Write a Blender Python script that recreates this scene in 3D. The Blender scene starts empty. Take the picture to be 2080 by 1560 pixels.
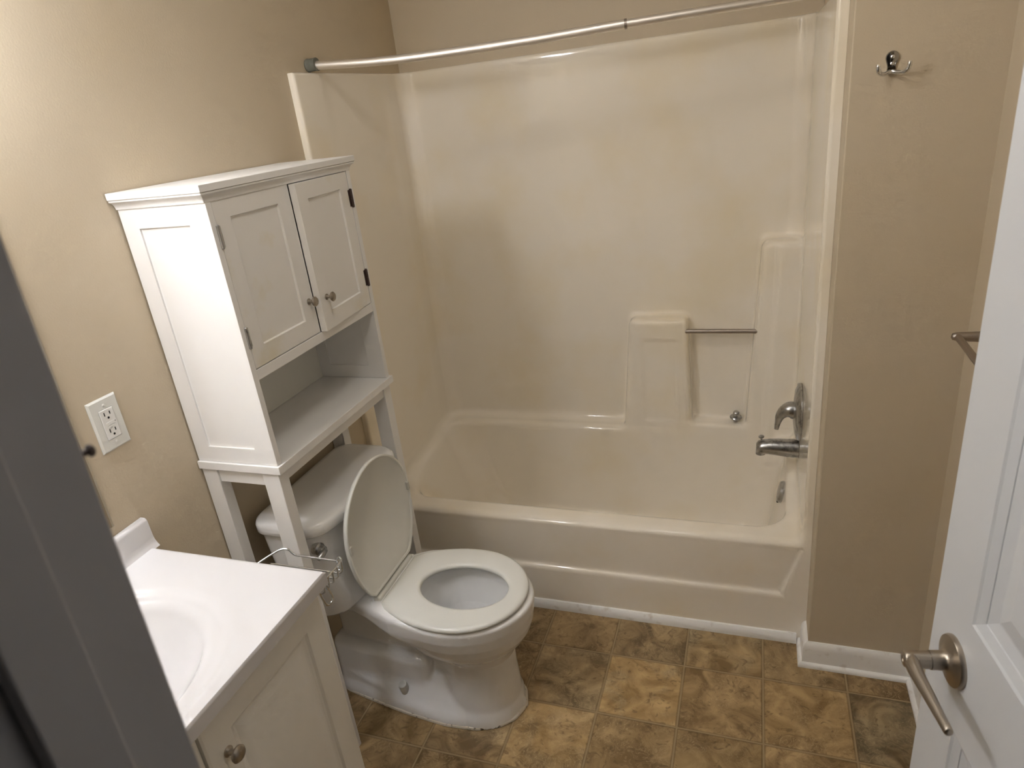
import bpy, bmesh, math
import numpy as np
from mathutils import Vector, Matrix

scene = bpy.context.scene
COL = scene.collection
pi = math.pi

# ------------------------------------------------------------------ helpers
def link(name, me, mat=None, parent=None, smooth=True):
    o = bpy.data.objects.new(name, me)
    COL.objects.link(o)
    if mat is not None:
        me.materials.append(mat)
    if parent is not None:
        o.parent = parent
        o.matrix_parent_inverse = parent_inv(parent)
    if smooth:
        me.polygons.foreach_set('use_smooth', [True] * len(me.polygons))
    return o

def world_of(o):
    m = o.matrix_basis.copy()
    if o.parent is not None:
        m = world_of(o.parent) @ o.matrix_parent_inverse @ m
    return m

def parent_inv(p):
    return world_of(p).inverted()

def tag(o, label=None, cat=None, group=None, kind=None):
    if label: o['label'] = label
    if cat: o['category'] = cat
    if group: o['group'] = group
    if kind: o['kind'] = kind
    return o

def thing(name, label, cat, loc=(0, 0, 0), group=None):
    o = bpy.data.objects.new(name, None)
    COL.objects.link(o)
    o.location = loc
    o.empty_display_size = 0.05
    return tag(o, label, cat, group)

class MB:
    """collects closed shapes; build() links them as one mesh object"""
    def __init__(s):
        s.v = []; s.f = []
    def add(s, vs, fs):
        b = len(s.v)
        s.v += [tuple(map(float, p)) for p in vs]
        s.f += [tuple(i + b for i in f) for f in fs]
        return s
    def box(s, x0, x1, y0, y1, z0, z1):
        vs = [(x0,y0,z0),(x1,y0,z0),(x1,y1,z0),(x0,y1,z0),(x0,y0,z1),(x1,y0,z1),(x1,y1,z1),(x0,y1,z1)]
        return s.add(vs, [(0,3,2,1),(4,5,6,7),(0,1,5,4),(1,2,6,5),(2,3,7,6),(3,0,4,7)])
    def loft(s, rings, cap0=True, cap1=True):
        n = len(rings[0]); vs = [p for r in rings for p in r]; fs = []
        for k in range(len(rings) - 1):
            for i in range(n):
                j = (i + 1) % n
                fs.append((k*n+i, k*n+j, (k+1)*n+j, (k+1)*n+i))
        if cap0: fs.append(tuple(range(n))[::-1])
        if cap1: fs.append(tuple((len(rings)-1)*n + i for i in range(n)))
        return s.add(vs, fs)
    def ring_torus(s, rings):            # closed loop of rings
        n = len(rings[0]); m = len(rings); vs = [p for r in rings for p in r]; fs = []
        for k in range(m):
            k2 = (k + 1) % m
            for i in range(n):
                j = (i + 1) % n
                fs.append((k*n+i, k*n+j, k2*n+j, k2*n+i))
        return s.add(vs, fs)
    def lathe(s, prof, origin, axis, seg=32):
        a = Vector(axis).normalized()
        u = a.orthogonal().normalized(); w = a.cross(u)
        o = Vector(origin)
        rings = []
        for (r, h) in prof:
            r = max(r, 1e-5)
            rings.append([o + a*h + u*(r*math.cos(2*pi*i/seg)) + w*(r*math.sin(2*pi*i/seg)) for i in range(seg)])
        return s.loft(rings)
    def tube(s, pts, r, seg=12, closed=False):
        pts = [Vector(p) for p in pts]; n = len(pts)
        rad = r if isinstance(r, (list, tuple)) else [r]*n
        tang = []
        for i in range(n):
            if closed: t = pts[(i+1) % n] - pts[i-1]
            else: t = pts[min(i+1, n-1)] - pts[max(i-1, 0)]
            tang.append(t.normalized())
        u = tang[0].orthogonal().normalized(); rings = []
        for i in range(n):
            t = tang[i]
            u = (u - t*u.dot(t))
            u = u.normalized() if u.length > 1e-6 else t.orthogonal().normalized()
            w = t.cross(u)
            rings.append([pts[i] + u*(rad[i]*math.cos(2*pi*k/seg)) + w*(rad[i]*math.sin(2*pi*k/seg)) for k in range(seg)])
        if closed: return s.ring_torus(rings)
        return s.loft(rings)
    def rects(s, rr, fn):
        """loft of rectangles (a0,a1,b0,b1,d); fn maps (a,b,d) to space"""
        rings = [[fn(a0,b0,d), fn(a1,b0,d), fn(a1,b1,d), fn(a0,b1,d)] for (a0,a1,b0,b1,d) in rr]
        return s.loft(rings)
    def mesh(s, name):
        me = bpy.data.meshes.new(name)
        me.from_pydata(s.v, [], s.f)
        bm = bmesh.new(); bm.from_mesh(me)
        bmesh.ops.recalc_face_normals(bm, faces=bm.faces)
        bm.to_mesh(me); bm.free()
        return me
    def build(s, name, mat, parent=None, bevel=0, seg=2, angle=35, smooth=True):
        o = link(name, s.mesh(name), mat, parent, smooth)
        if bevel:
            m = o.modifiers.new('bevel', 'BEVEL')
            m.width = bevel; m.segments = seg; m.limit_method = 'ANGLE'; m.angle_limit = math.radians(angle)
            m.harden_normals = True
        elif smooth:
            o.data.set_sharp_from_angle(angle=math.radians(angle))
        return o

def spline(ctrl, n=8):
    """Catmull-Rom through control points (tuples of any length)"""
    P = [np.array(p, float) for p in ctrl]
    P = [2*P[0]-P[1]] + P + [2*P[-1]-P[-2]]
    out = []
    for i in range(1, len(P)-2):
        for k in range(n):
            t = k/n
            a, b, c, d = P[i-1], P[i], P[i+1], P[i+2]
            out.append(0.5*((2*b)+(-a+c)*t+(2*a-5*b+4*c-d)*t*t+(-a+3*b-3*c+d)*t**3))
    out.append(P[-2])
    return out

# ---- signed-distance surfaces (one smooth moulded skin, e.g. fibreglass, china)
def smin(a, b, k):
    h = np.maximum(k - np.abs(a - b), 0) / k
    return np.minimum(a, b) - h*h*k*0.25
def smax(a, b, k):
    return -smin(-a, -b, k)
def rbox2(x, y, x0, x1, y0, y1, r):
    qx = np.abs(x - (x0+x1)/2) - (x1-x0)/2 + r
    qy = np.abs(y - (y0+y1)/2) - (y1-y0)/2 + r
    return np.hypot(np.maximum(qx, 0), np.maximum(qy, 0)) + np.minimum(np.maximum(qx, qy), 0) - r
def rbox3(x, y, z, b, r):
    q = [np.abs(c - (b[2*i]+b[2*i+1])/2) - (b[2*i+1]-b[2*i])/2 + r for i, c in enumerate((x, y, z))]
    m = [np.maximum(c, 0) for c in q]
    return np.sqrt(m[0]**2+m[1]**2+m[2]**2) + np.minimum(np.maximum(np.maximum(q[0], q[1]), q[2]), 0) - r

def surface(fn, lo, hi, h):
    """surface nets of fn<0, vertices pulled onto fn=0; returns verts, quads, normals"""
    lo = np.array(lo, float); hi = np.array(hi, float)
    N = np.ceil((hi-lo)/h).astype(int) + 1
    ax = [lo[i] + h*np.arange(N[i]) for i in range(3)]
    F = fn(ax[0][:, None, None], ax[1][None, :, None], ax[2][None, None, :])
    F = np.broadcast_to(F, N).astype(np.float64)
    S = F < 0
    nc = N - 1
    acc = np.zeros(tuple(nc)+(3,), np.float32); cnt = np.zeros(tuple(nc), np.float32)
    edges = []
    for d in range(3):
        s0 = [slice(None)]*3; s1 = [slice(None)]*3
        s0[d] = slice(0, -1); s1[d] = slice(1, None)
        a = F[tuple(s0)]; b = F[tuple(s1)]
        cr = S[tuple(s0)] != S[tuple(s1)]
        idx = np.argwhere(cr)
        av = a[cr]; bv = b[cr]
        t = av/(av-bv)
        p = lo + h*idx
        p[:, d] += h*t
        edges.append((d, idx, S[tuple(s0)][cr]))
        e1, e2 = [(1, 2), (2, 0), (0, 1)][d]
        for o1 in (0, -1):
            for o2 in (0, -1):
                c = idx.copy(); c[:, e1] += o1; c[:, e2] += o2
                ok = np.all((c >= 0) & (c < nc), axis=1)
                np.add.at(acc, tuple(c[ok].T), p[ok]); np.add.at(cnt, tuple(c[ok].T), 1)
    cells = cnt > 0
    ids = -np.ones(tuple(nc), np.int64)
    ids[cells] = np.arange(cells.sum())
    V = (acc[cells]/cnt[cells][:, None]).astype(float)
    Q = []
    for d, idx, ins in edges:
        e1, e2 = [(1, 2), (2, 0), (0, 1)][d]
        ok = (idx[:, e1] > 0) & (idx[:, e2] > 0) & (idx[:, e1] < nc[e1]) & (idx[:, e2] < nc[e2])
        idx = idx[ok]; ins = ins[ok]
        def cid(o1, o2):
            c = idx.copy(); c[:, e1] += o1; c[:, e2] += o2
            return ids[tuple(c.T)]
        q = np.stack([cid(-1, -1), cid(0, -1), cid(0, 0), cid(-1, 0)], 1)
        q[~ins] = q[~ins][:, ::-1]
        Q.append(q)
    Q = np.concatenate(Q)
    def grad(P, e=0.0015):
        g = np.empty_like(P)
        for i in range(3):
            A = P.copy(); B = P.copy(); A[:, i] += e; B[:, i] -= e
            g[:, i] = (fn(A[:, 0], A[:, 1], A[:, 2]) - fn(B[:, 0], B[:, 1], B[:, 2]))/(2*e)
        return g
    for _ in range(2):
        g = grad(V); f = fn(V[:, 0], V[:, 1], V[:, 2])
        st = -f[:, None]*g/np.maximum((g*g).sum(1), 0.05)[:, None]
        L = np.linalg.norm(st, axis=1, keepdims=True)
        V += st*np.minimum(1, h*0.6/np.maximum(L, 1e-9))
    g = grad(V); g /= np.maximum(np.linalg.norm(g, axis=1, keepdims=True), 1e-9)
    return V, Q, g

def skin_obj(name, V, Q, G, mat, parent=None):
    used = np.unique(Q); m = -np.ones(len(V), np.int64); m[used] = np.arange(len(used))
    V, G, Q = V[used], G[used], m[Q]
    me = bpy.data.meshes.new(name)
    me.from_pydata(V.tolist(), [], Q.tolist())
    o = link(name, me, mat, parent, True)
    me.normals_split_custom_set_from_vertices(G.tolist())
    return o

# ------------------------------------------------------------------ materials
def mat(name, color, rough=0.5, metal=0.0, spec=0.5, coat=0.0, bump=None, mottle=None, **kw):
    m = bpy.data.materials.new(name); m.use_nodes = True
    nt = m.node_tree; b = nt.nodes['Principled BSDF']
    b.inputs['Base Color'].default_value = (*color, 1)
    b.inputs['Roughness'].default_value = rough
    b.inputs['Metallic'].default_value = metal
    b.inputs['Specular IOR Level'].default_value = spec
    if coat:
        b.inputs['Coat Weight'].default_value = coat; b.inputs['Coat Roughness'].default_value = 0.08
    geo = nt.nodes.new('ShaderNodeNewGeometry')
    if mottle:                       # (scale, other colour, low, high)
        sc, c2, lo, hi = mottle
        n = nt.nodes.new('ShaderNodeTexNoise'); n.inputs['Scale'].default_value = sc
        n.inputs['Detail'].default_value = 5
        nt.links.new(geo.outputs['Position'], n.inputs['Vector'])
        r = nt.nodes.new('ShaderNodeMapRange'); r.inputs['From Min'].default_value = lo; r.inputs['From Max'].default_value = hi
        nt.links.new(n.outputs['Fac'], r.inputs['Value'])
        mx = nt.nodes.new('ShaderNodeMix'); mx.data_type = 'RGBA'
        mx.inputs[6].default_value = (*color, 1); mx.inputs[7].default_value = (*c2, 1)
        nt.links.new(r.outputs['Result'], mx.inputs[0]); nt.links.new(mx.outputs[2], b.inputs['Base Color'])
    if bump:                         # (scale, strength, distance)
        n = nt.nodes.new('ShaderNodeTexNoise'); n.inputs['Scale'].default_value = bump[0]; n.inputs['Detail'].default_value = 3
        nt.links.new(geo.outputs['Position'], n.inputs['Vector'])
        bp = nt.nodes.new('ShaderNodeBump'); bp.inputs['Strength'].default_value = bump[1]; bp.inputs['Distance'].default_value = bump[2]
        nt.links.new(n.outputs['Fac'], bp.inputs['Height']); nt.links.new(bp.outputs['Normal'], b.inputs['Normal'])
    return m

M_WALL = mat('wall paint beige', (0.575, 0.49, 0.365), 0.55, spec=0.35, bump=(240, 0.16, 0.002), mottle=(2.2, (0.56, 0.465, 0.325), 0.5, 0.75))
M_CEIL = mat('ceiling paint', (0.86, 0.85, 0.82), 0.9, spec=0.2)
M_TRIM = mat('trim paint white', (0.86, 0.85, 0.83), 0.35, bump=(60, 0.08, 0.002), mottle=(30, (0.66, 0.62, 0.57), 0.58, 0.75))
M_JAMB = mat('white jamb paint in shade', (0.36, 0.35, 0.35), 0.4)  # white paint; the shade on it is mixed into this grey
M_DOOR = mat('door paint white', (0.66, 0.68, 0.71), 0.35, bump=(300, 0.05, 0.001))
M_CAB = mat('cabinet white', (0.81, 0.80, 0.79), 0.38, bump=(400, 0.03, 0.001))
M_CABD = mat('cabinet door white, age-stained', (0.80, 0.785, 0.765), 0.38, bump=(400, 0.03, 0.001), mottle=(5.5, (0.72, 0.66, 0.50), 0.55, 0.72))
M_CABI = mat('cabinet back board', (0.72, 0.72, 0.68), 0.45)
M_VAN = mat('vanity thermofoil white', (0.83, 0.81, 0.76), 0.42)
M_TOP = mat('cultured marble white', (0.66, 0.65, 0.66), 0.12, spec=0.5)
M_CHINA = mat('vitreous china', (0.84, 0.835, 0.83), 0.10, spec=0.5)
M_SEAT = mat('seat plastic', (0.75, 0.75, 0.71), 0.24)
M_TUB = mat('fiberglass almond white', (0.87, 0.81, 0.71), 0.065, spec=0.36, mottle=(3.2, (0.84, 0.75, 0.585), 0.48, 0.74))
M_CHROMED = mat('chrome with dark reflection', (0.34, 0.33, 0.32), 0.07, 1.0)  # chrome tinted dark to stand for a dark reflection in the hook plate
M_CHROME = mat('chrome', (0.75, 0.75, 0.76), 0.14, 1.0)
M_CHROMEW = mat('worn chrome', (0.46, 0.46, 0.46), 0.28, 1.0, mottle=(60, (0.25, 0.25, 0.25), 0.5, 0.65))
M_WIRE = mat('chrome wire', (0.66, 0.68, 0.70), 0.22, 1.0)
M_NICKEL = mat('brushed nickel', (0.42, 0.37, 0.31), 0.34, 1.0)
M_NICKELK = mat('nickel knob', (0.40, 0.36, 0.31), 0.38, 1.0)
M_ALU = mat('brushed aluminium', (0.88, 0.83, 0.77), 0.42, 1.0)
M_BARM = mat('satin bar metal', (0.40, 0.35, 0.31), 0.4, 1.0)
M_RUBBER = mat('grey rubber', (0.16, 0.16, 0.13), 0.6)
M_PLATE = mat('outlet plastic', (0.72, 0.72, 0.68), 0.3)
M_RECEP = mat('receptacle plastic', (0.78, 0.77, 0.74), 0.28)
M_BLACK = mat('black void', (0.01, 0.01, 0.01), 0.8)
M_DARK = mat('dark brown', (0.05, 0.03, 0.025), 0.5)
M_CAULK = mat('aged caulk', (0.66, 0.60, 0.50), 0.7, mottle=(70, (0.10, 0.07, 0.04), 0.56, 0.66))
M_CAPW = mat('bolt cap plastic', (0.54, 0.53, 0.49), 0.4)
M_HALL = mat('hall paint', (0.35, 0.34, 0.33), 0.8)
m = M_WATER = mat('bowl water', (0.85, 0.92, 0.95), 0.02)
b = m.node_tree.nodes['Principled BSDF']; b.inputs['Transmission Weight'].default_value = 1.0; b.inputs['IOR'].default_value = 1.33

TS, TOX, TOY = 0.22858, 0.41318, 0.75714     # tile size and grid origin
def floor_material():
    m = bpy.data.materials.new('slate pattern vinyl'); m.use_nodes = True
    nt = m.node_tree; N = nt.nodes; L = nt.links
    b = N['Principled BSDF']
    def math_(op, a, c=None, clamp=False):
        n = N.new('ShaderNodeMath'); n.operation = op; n.use_clamp = clamp
        for i, v in enumerate((a, c)):
            if v is None: continue
            if isinstance(v, (int, float)): n.inputs[i].default_value = v
            else: L.new(v, n.inputs[i])
        return n.outputs[0]
    def mixc(f, c1, c2):
        n = N.new('ShaderNodeMix'); n.data_type = 'RGBA'
        if isinstance(f, (int, float)): n.inputs[0].default_value = f
        else: L.new(f, n.inputs[0])
        for i, c in ((6, c1), (7, c2)):
            if isinstance(c, tuple): n.inputs[i].default_value = (*c, 1)
            else: L.new(c, n.inputs[i])
        return n.outputs[2]
    def rng(v, a, c, d0=0.0, d1=1.0):
        n = N.new('ShaderNodeMapRange'); n.inputs[1].default_value = a; n.inputs[2].default_value = c
        n.inputs[3].default_value = d0; n.inputs[4].default_value = d1
        L.new(v, n.inputs[0]); return n.outputs[0]
    geo = N.new('ShaderNodeNewGeometry'); sep = N.new('ShaderNodeSeparateXYZ'); L.new(geo.outputs['Position'], sep.inputs[0])
    u = math_('DIVIDE', math_('SUBTRACT', sep.outputs[0], TOX), TS)
    v = math_('DIVIDE', math_('SUBTRACT', sep.outputs[1], TOY), TS)
    fu, fv = math_('FRACT', u), math_('FRACT', v)
    iu, iv = math_('FLOOR', u), math_('FLOOR', v)
    cid = N.new('ShaderNodeCombineXYZ'); L.new(iu, cid.inputs[0]); L.new(iv, cid.inputs[1])
    wn = N.new('ShaderNodeTexWhiteNoise'); wn.noise_dimensions = '3D'; L.new(cid.outputs[0], wn.inputs[0])
    wsep = N.new('ShaderNodeSeparateColor'); L.new(wn.outputs['Color'], wsep.inputs[0])
    off = N.new('ShaderNodeVectorMath'); off.operation = 'MULTIPLY_ADD'
    L.new(wn.outputs['Color'], off.inputs[0]); off.inputs[1].default_value = (7, 7, 7); L.new(geo.outputs['Position'], off.inputs[2])
    def noise(scale, detail, dist, rough=0.55):
        n = N.new('ShaderNodeTexNoise'); n.inputs['Scale'].default_value = scale; n.inputs['Detail'].default_value = detail
        n.inputs['Roughness'].default_value = rough; n.inputs['Distortion'].default_value = dist
        L.new(off.outputs[0], n.inputs['Vector']); return n.outputs['Fac']
    n1, n2, n3 = noise(11, 7, 1.2), noise(28, 6, 2.2), noise(7, 4, 0.5)
    base = mixc(rng(n1, 0.38, 0.66), (0.13, 0.082, 0.036), (0.33, 0.23, 0.115))
    grey = mixc(rng(n1, 0.35, 0.7), (0.12, 0.10, 0.062), (0.33, 0.27, 0.17))
    c = mixc(math_('MULTIPLY', rng(wsep.outputs[0], 0.45, 0.95), rng(n3, 0.3, 0.55)), base, grey)
    gold = mixc(rng(n1, 0.35, 0.7), (0.20, 0.125, 0.048), (0.40, 0.28, 0.135))
    c = mixc(math_('MULTIPLY', rng(wsep.outputs[1], 0.45, 0.9), rng(n3, 0.7, 0.45)), c, gold)
    vein = rng(math_('ABSOLUTE', math_('SUBTRACT', n2, 0.52)), 0.0, 0.022, 0.55, 0.0)
    c = mixc(math_('MULTIPLY', vein, rng(n3, 0.42, 0.6)), c, (0.46, 0.35, 0.20))
    dark = rng(n2, 0.42, 0.33, 0, 0.55)
    c = mixc(dark, c, (0.085, 0.052, 0.024))
    hsv = N.new('ShaderNodeHueSaturation'); L.new(c, hsv.inputs['Color'])
    L.new(rng(wsep.outputs[2], 0, 1, 1.15, 1.65), hsv.inputs['Value'])
    hsv.inputs['Saturation'].default_value = 1.0
    c = hsv.outputs['Color']
    du = math_('MULTIPLY', math_('MINIMUM', fu, math_('SUBTRACT', 1.0, fu)), TS)
    dv = math_('MULTIPLY', math_('MINIMUM', fv, math_('SUBTRACT', 1.0, fv)), TS)
    d = math_('MINIMUM', du, dv)
    edge = rng(d, 0.0065, 0.0035, 0, 1)
    c = mixc(math_('MULTIPLY', edge, 0.55), c, (0.13, 0.083, 0.036))
    grout = rng(d, 0.0032, 0.0016, 0, 1)
    c = mixc(grout, c, (0.36, 0.265, 0.145))
    L.new(c, b.inputs['Base Color'])
    b.inputs['Roughness'].default_value = 0.42; b.inputs['Specular IOR Level'].default_value = 0.4
    hgt = math_('ADD', rng(d, 0.001, 0.006, 0, 1), math_('MULTIPLY', n2, 0.5))
    bp = N.new('ShaderNodeBump'); bp.inputs['Strength'].default_value = 0.5; bp.inputs['Distance'].default_value = 0.0016
    L.new(hgt, bp.inputs['Height']); L.new(bp.outputs['Normal'], b.inputs['Normal'])
    return m
M_FLOOR = floor_material()

# ------------------------------------------------------------------ room shell
XR, YH, XW, YB, YA, ZC = 1.4528, 1.3086, 1.7407, 2.095, 1.4033, 2.42
YD0, YD1 = -0.32, -0.20           # door wall, hall face and room face
JX, HX = 0.952, 1.625             # latch jamb face and hinge jamb face
def struct(name, label, mb, m, cat='wall', **kw):
    return tag(mb.build(name, m, **kw), label, cat, kind='structure')
struct('floor', 'brown slate-look vinyl tile floor with tan grout lines', MB().box(-0.1, XW+0.1, -1.6, YB+0.1, -0.06, 0), M_FLOOR, 'floor', smooth=False)
struct('ceiling', 'plain off-white ceiling above the bathroom', MB().box(-0.1, XW+0.1, YD0, YB+0.1, ZC, ZC+0.06), M_CEIL, 'ceiling', smooth=False)
struct('wall_left', 'long beige wall behind the vanity and toilet', MB().box(-0.1, 0, YD0, YB+0.1, 0, ZC), M_WALL, smooth=False)
struct('wall_back', 'beige wall strip above the tub surround', MB().box(0, XW, YB, YB+0.1, 0, ZC), M_WALL, smooth=False)
struct('wall_alcove', 'beige wing wall carrying the double coat hook', MB().box(XR, XW+0.1, YH, YB, 0, ZC), M_WALL, bevel=0.004)
struct('wall_right', 'narrow beige wall behind the open door', MB().box(XW, XW+0.1, YD0, YH, 0, ZC), M_WALL, smooth=False)
struct('wall_front', 'wall pierced by the bathroom doorway', MB().box(0, JX-0.063, YD0, YD1, 0, ZC).box(HX+0.015, XW, YD0, YD1, 0, ZC)
       .box(JX-0.063, HX+0.015, YD0, YD1, 2.06, ZC), M_WALL, smooth=False)
def lean(x, z): return x + (z-1.48)*0.030 if x < 1.2 else x
# door lining with its stop
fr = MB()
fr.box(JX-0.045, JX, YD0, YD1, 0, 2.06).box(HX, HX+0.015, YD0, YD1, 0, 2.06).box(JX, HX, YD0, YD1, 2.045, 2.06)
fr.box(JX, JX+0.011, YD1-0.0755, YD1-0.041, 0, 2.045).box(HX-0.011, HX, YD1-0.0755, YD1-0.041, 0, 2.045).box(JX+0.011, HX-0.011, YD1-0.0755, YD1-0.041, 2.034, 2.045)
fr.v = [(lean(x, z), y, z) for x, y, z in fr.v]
struct('trim_1', 'white door jamb greyed to hold its shade, with a stop strip at the left of the doorway', fr, M_JAMB, 'door jamb', bevel=0.002)
# dim hall outside the doorway
struct('wall_hall', 'dim hallway walls outside the doorway', MB().box(0.2, 0.25, -1.6, YD0, 0, ZC).box(2.2, 2.25, -1.6, YD0, 0, ZC).box(0.2, 2.25, -1.65, -1.6, 0, ZC).box(0.2, 2.25, -1.65, YD0, ZC, ZC+0.05), M_HALL, smooth=False)

def profile_run(mb, prof, p0, p1, nrm, m0=0.0, m1=0.0):
    """sweep a (distance-from-wall, height) profile from p0 to p1; m0/m1 mitre shifts per unit distance"""
    p0 = Vector(p0); p1 = Vector(p1); t = (p1-p0).normalized(); n = Vector(nrm)
    r0 = [p0 + n*a + t*(a*m0) + Vector((0, 0, h)) for a, h in prof]
    r1 = [p1 + n*a + t*(a*m1) + Vector((0, 0, h)) for a, h in prof]
    mb.loft([r0, r1])
BASE = [(0, 0), (0.026, 0), (0.026, 0.004), (0.0245, 0.009), (0.021, 0.0125), (0.015, 0.0140), (0.0145, 0.062), (0.0125, 0.072), (0.008, 0.080), (0.004, 0.083), (0, 0.083)]
mb = MB()
profile_run(mb, BASE, (XR, YH, 0), (XW, YH, 0), (0, -1, 0), -1, -1)
struct('baseboard_back', 'white baseboard below the coat hook wall', mb, M_TRIM, 'baseboard')
mb = MB(); profile_run(mb, BASE, (XR, YA-0.004, 0), (XR, YH, 0), (-1, 0, 0), 0, 1)
struct('baseboard_alcove', 'short white baseboard return beside the tub apron', mb, M_TRIM, 'baseboard')
mb = MB(); profile_run(mb, BASE, (XW, YH, 0), (XW, YD1, 0), (-1, 0, 0), 1, 0)
struct('baseboard_right', 'white baseboard on the narrow right wall', mb, M_TRIM, 'baseboard')
mb = MB(); SHOE = [(0, 0), (0.016, 0), (0.016, 0.010), (0.013, 0.022), (0.006, 0.030), (0, 0.031)]
profile_run(mb, SHOE, (0.03, 1.394, 0), (XR-0.0265, 1.394, 0), (0, -1, 0))
struct('trim_2', 'thin white shoe moulding along the foot of the tub', mb, M_TRIM, 'moulding')

# ------------------------------------------------------------------ one-piece tub and surround
TX0, TX1, TY0, TY1, TZ1 = 0.0005, 1.4523, 1.394, 2.0945, 1.813
YK = 2.060
def tub_sdf(x, y, z):
    x = x + 0*y + 0*z; y = y + 0*x; z = z + 0*x
    k_edge = 0.010 + 0.022*np.clip((0.50-z)/0.08, 0, 1)*np.clip((1.50-y)/0.05, 0, 1)
    box = np.maximum(np.maximum(np.maximum(TX0-0.025-x, x-TX1-0.025), np.maximum(TY0-y, y-TY1-0.025)), np.maximum(-0.024-z, z-TZ1))
    rim = 0.366 + np.clip((y-1.5)/0.45, 0, 1)*0.058
    up = smax(rbox2(x, y, 0.021, 1.427, 0.4, YK, 0.055), rim - z, 0.035)
    t = np.clip((z-0.02)/0.39, 0, 1.1)
    bas = rbox2(x, y, np.maximum(0.20-0.15*t, 0.035), np.minimum(1.330+0.068*t, 1.398), 1.53-0.052*t, 1.945+0.043*t, 0.105)
    bas = smax(bas, 0.016 - z, 0.09)
    cav = smin(up, bas, 0.028)
    s = smax(box, -cav, k_edge)
    # moulded blocks on the back wall
    tp = np.clip((0.87-z)/0.45, -0.5, 1.0)
    yf = 1.988
    back = yf - y
    blk = smax(smax(np.maximum(0.834-0.036*tp-x, x-1.049-0.012*tp), z-0.872, 0.03), back, 0.026)
    tw = np.clip((1.147-z)/0.7, -0.5, 1.0)
    twr = smax(smax(1.297-0.040*tw-x, z-1.145, 0.03), np.minimum(back, 0*x+9), 0.026)
    twr2 = smax(smax(1.350-0.03*tw-x, z-1.137, 0.02), (yf-0.012)-y, 0.02)
    nic = smax(smax(np.maximum(1.02-x, x-1.30), z-0.452, 0.02), back, 0.02)
    ins = box + 0.004
    for bk, k in ((blk, 0.018), (twr, 0.020), (twr2, 0.014), (nic, 0.018)):
        s = smin(s, np.maximum(bk, ins), k)
    # shallow panel pressed into the soap block
    s = smax(s, -(rbox3(x, y, z, (0.872, 1.015, 1.94, 1.9925, 0.452, 0.80), 0.02)), 0.006)
    # recessed apron panel with slanting ends
    xe = 1.372 + np.clip((z-0.18)*0.30, 0, 0.06)
    rec = np.maximum(np.maximum(x-xe, (TX1-xe)-x+0.0), np.maximum(0.176-z, z-0.338))
    rec = smax(rec, y-(TY0+0.010*np.clip((0.345-z)/0.15, 0, 1)), 0.008)
    s = smax(s, -rec, 0.018)
    return s
V, Q, G = surface(tub_sdf, (TX0-0.04, TY0-0.02, -0.04), (TX1+0.04, TY1+0.04, TZ1+0.02), 0.008)
V = np.clip(V, (TX0, TY0, 0.001), (TX1, TY1, TZ1))
zc = V[Q].mean(1)
keep = ~((zc[:, 1] > TY1-1e-4) | (zc[:, 2] < 0.0011) | (zc[:, 0] < TX0+1e-4) | (zc[:, 0] > TX1-1e-4))        # faces flat against wall and floor
Q = Q[keep]; zc = zc[keep]
low = zc[:, 2] < 0.443
bath = thing('bathtub', 'almond-white one-piece fiberglass bathtub with tall surround walls', 'bathtub', (0.72, 1.40, 0))
skin_obj('tub', V, Q[low], G, M_TUB, bath)
skin_obj('surround', V, Q[~low], G, M_TUB, bath)
mb = MB(); mb.tube([(1.040, 2.000, 0.825), (1.29, 2.000, 0.825)], 0.0085, 20)
tag(mb.build('grab_bar', M_BARM, bath), 'short grey metal bar bridging the niche')
ov = MB(); oax = Vector((-1, 0, 0.22)).normalized(); oc = Vector((1.3815, 1.735, 0.333))
ov.lathe([(0.001, -0.004), (0.038, -0.004), (0.0385, 0.003), (0.034, 0.010), (0.020, 0.0125), (0.0001, 0.013)], oc, oax, 36)
o = tag(ov.build('overflow_cover', M_CHROMEW, bath), 'round chrome overflow cover')
MB().box(1.366, 1.3730, 1.728, 1.740, 0.2925, 0.305).build('trip_slot', M_BLACK, o)

# ---- shower valve, spout
vx, vy, vz = 1.4262, 1.735, 0.640
va = thing('shower_valve', 'chrome round shower valve plate with drooping lever on right tub wall', 'shower valve', (vx, vy, vz))
mb = MB(); mb.lathe([(0.001, 0), (0.094, 0), (0.0945, 0.004), (0.090, 0.010), (0.074, 0.0165), (0.045, 0.020), (0.030, 0.022), (0.0001, 0.022)], (vx, vy, vz), (-1, 0, 0), 56)
mb.build('escutcheon', M_CHROMEW, va)
mb = MB()
c = spline([(vx-0.018, vy, vz+0.004, 0.029), (vx-0.034, vy, vz+0.005, 0.027), (vx-0.049, vy, vz-0.002, 0.021), (vx-0.061, vy, vz-0.018, 0.015), (vx-0.067, vy, vz-0.040, 0.010), (vx-0.071, vy, vz-0.066, 0.007)], 6)
mb.tube([p[:3] for p in c], [p[3] for p in c], 20); mb.build('lever', M_CHROMEW, va, angle=60)
sp = thing('tub_spout', 'worn chrome tub spout with pull-up diverter below the valve', 'tub spout', (vx, vy, 0.505))
rings = []
for (x, zc_, rz, ry) in [(1.4262, .504, .0325, .031), (1.405, .5045, .0318, .031), (1.37, .506, .0295, .029), (1.335, .507, .0262, .027), (1.312, .506, .0240, .025), (1.300, .503, .0215, .0225), (1.294, .499, .016, .017)]:
    rings.append([(x, vy + ry*math.cos(a), zc_ + rz*math.sin(a)) for a in np.linspace(0, 2*pi, 28, endpoint=False)])
mb = MB(); mb.loft(rings)
mb.lathe([(0.0145, 0), (0.0150, -0.016), (0.0155, -0.025), (0.012, -0.025)], (1.3085, vy, 0.503), (0, 0, 1), 24)
mb.build('spout_body', M_CHROMEW, sp, angle=60)
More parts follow.
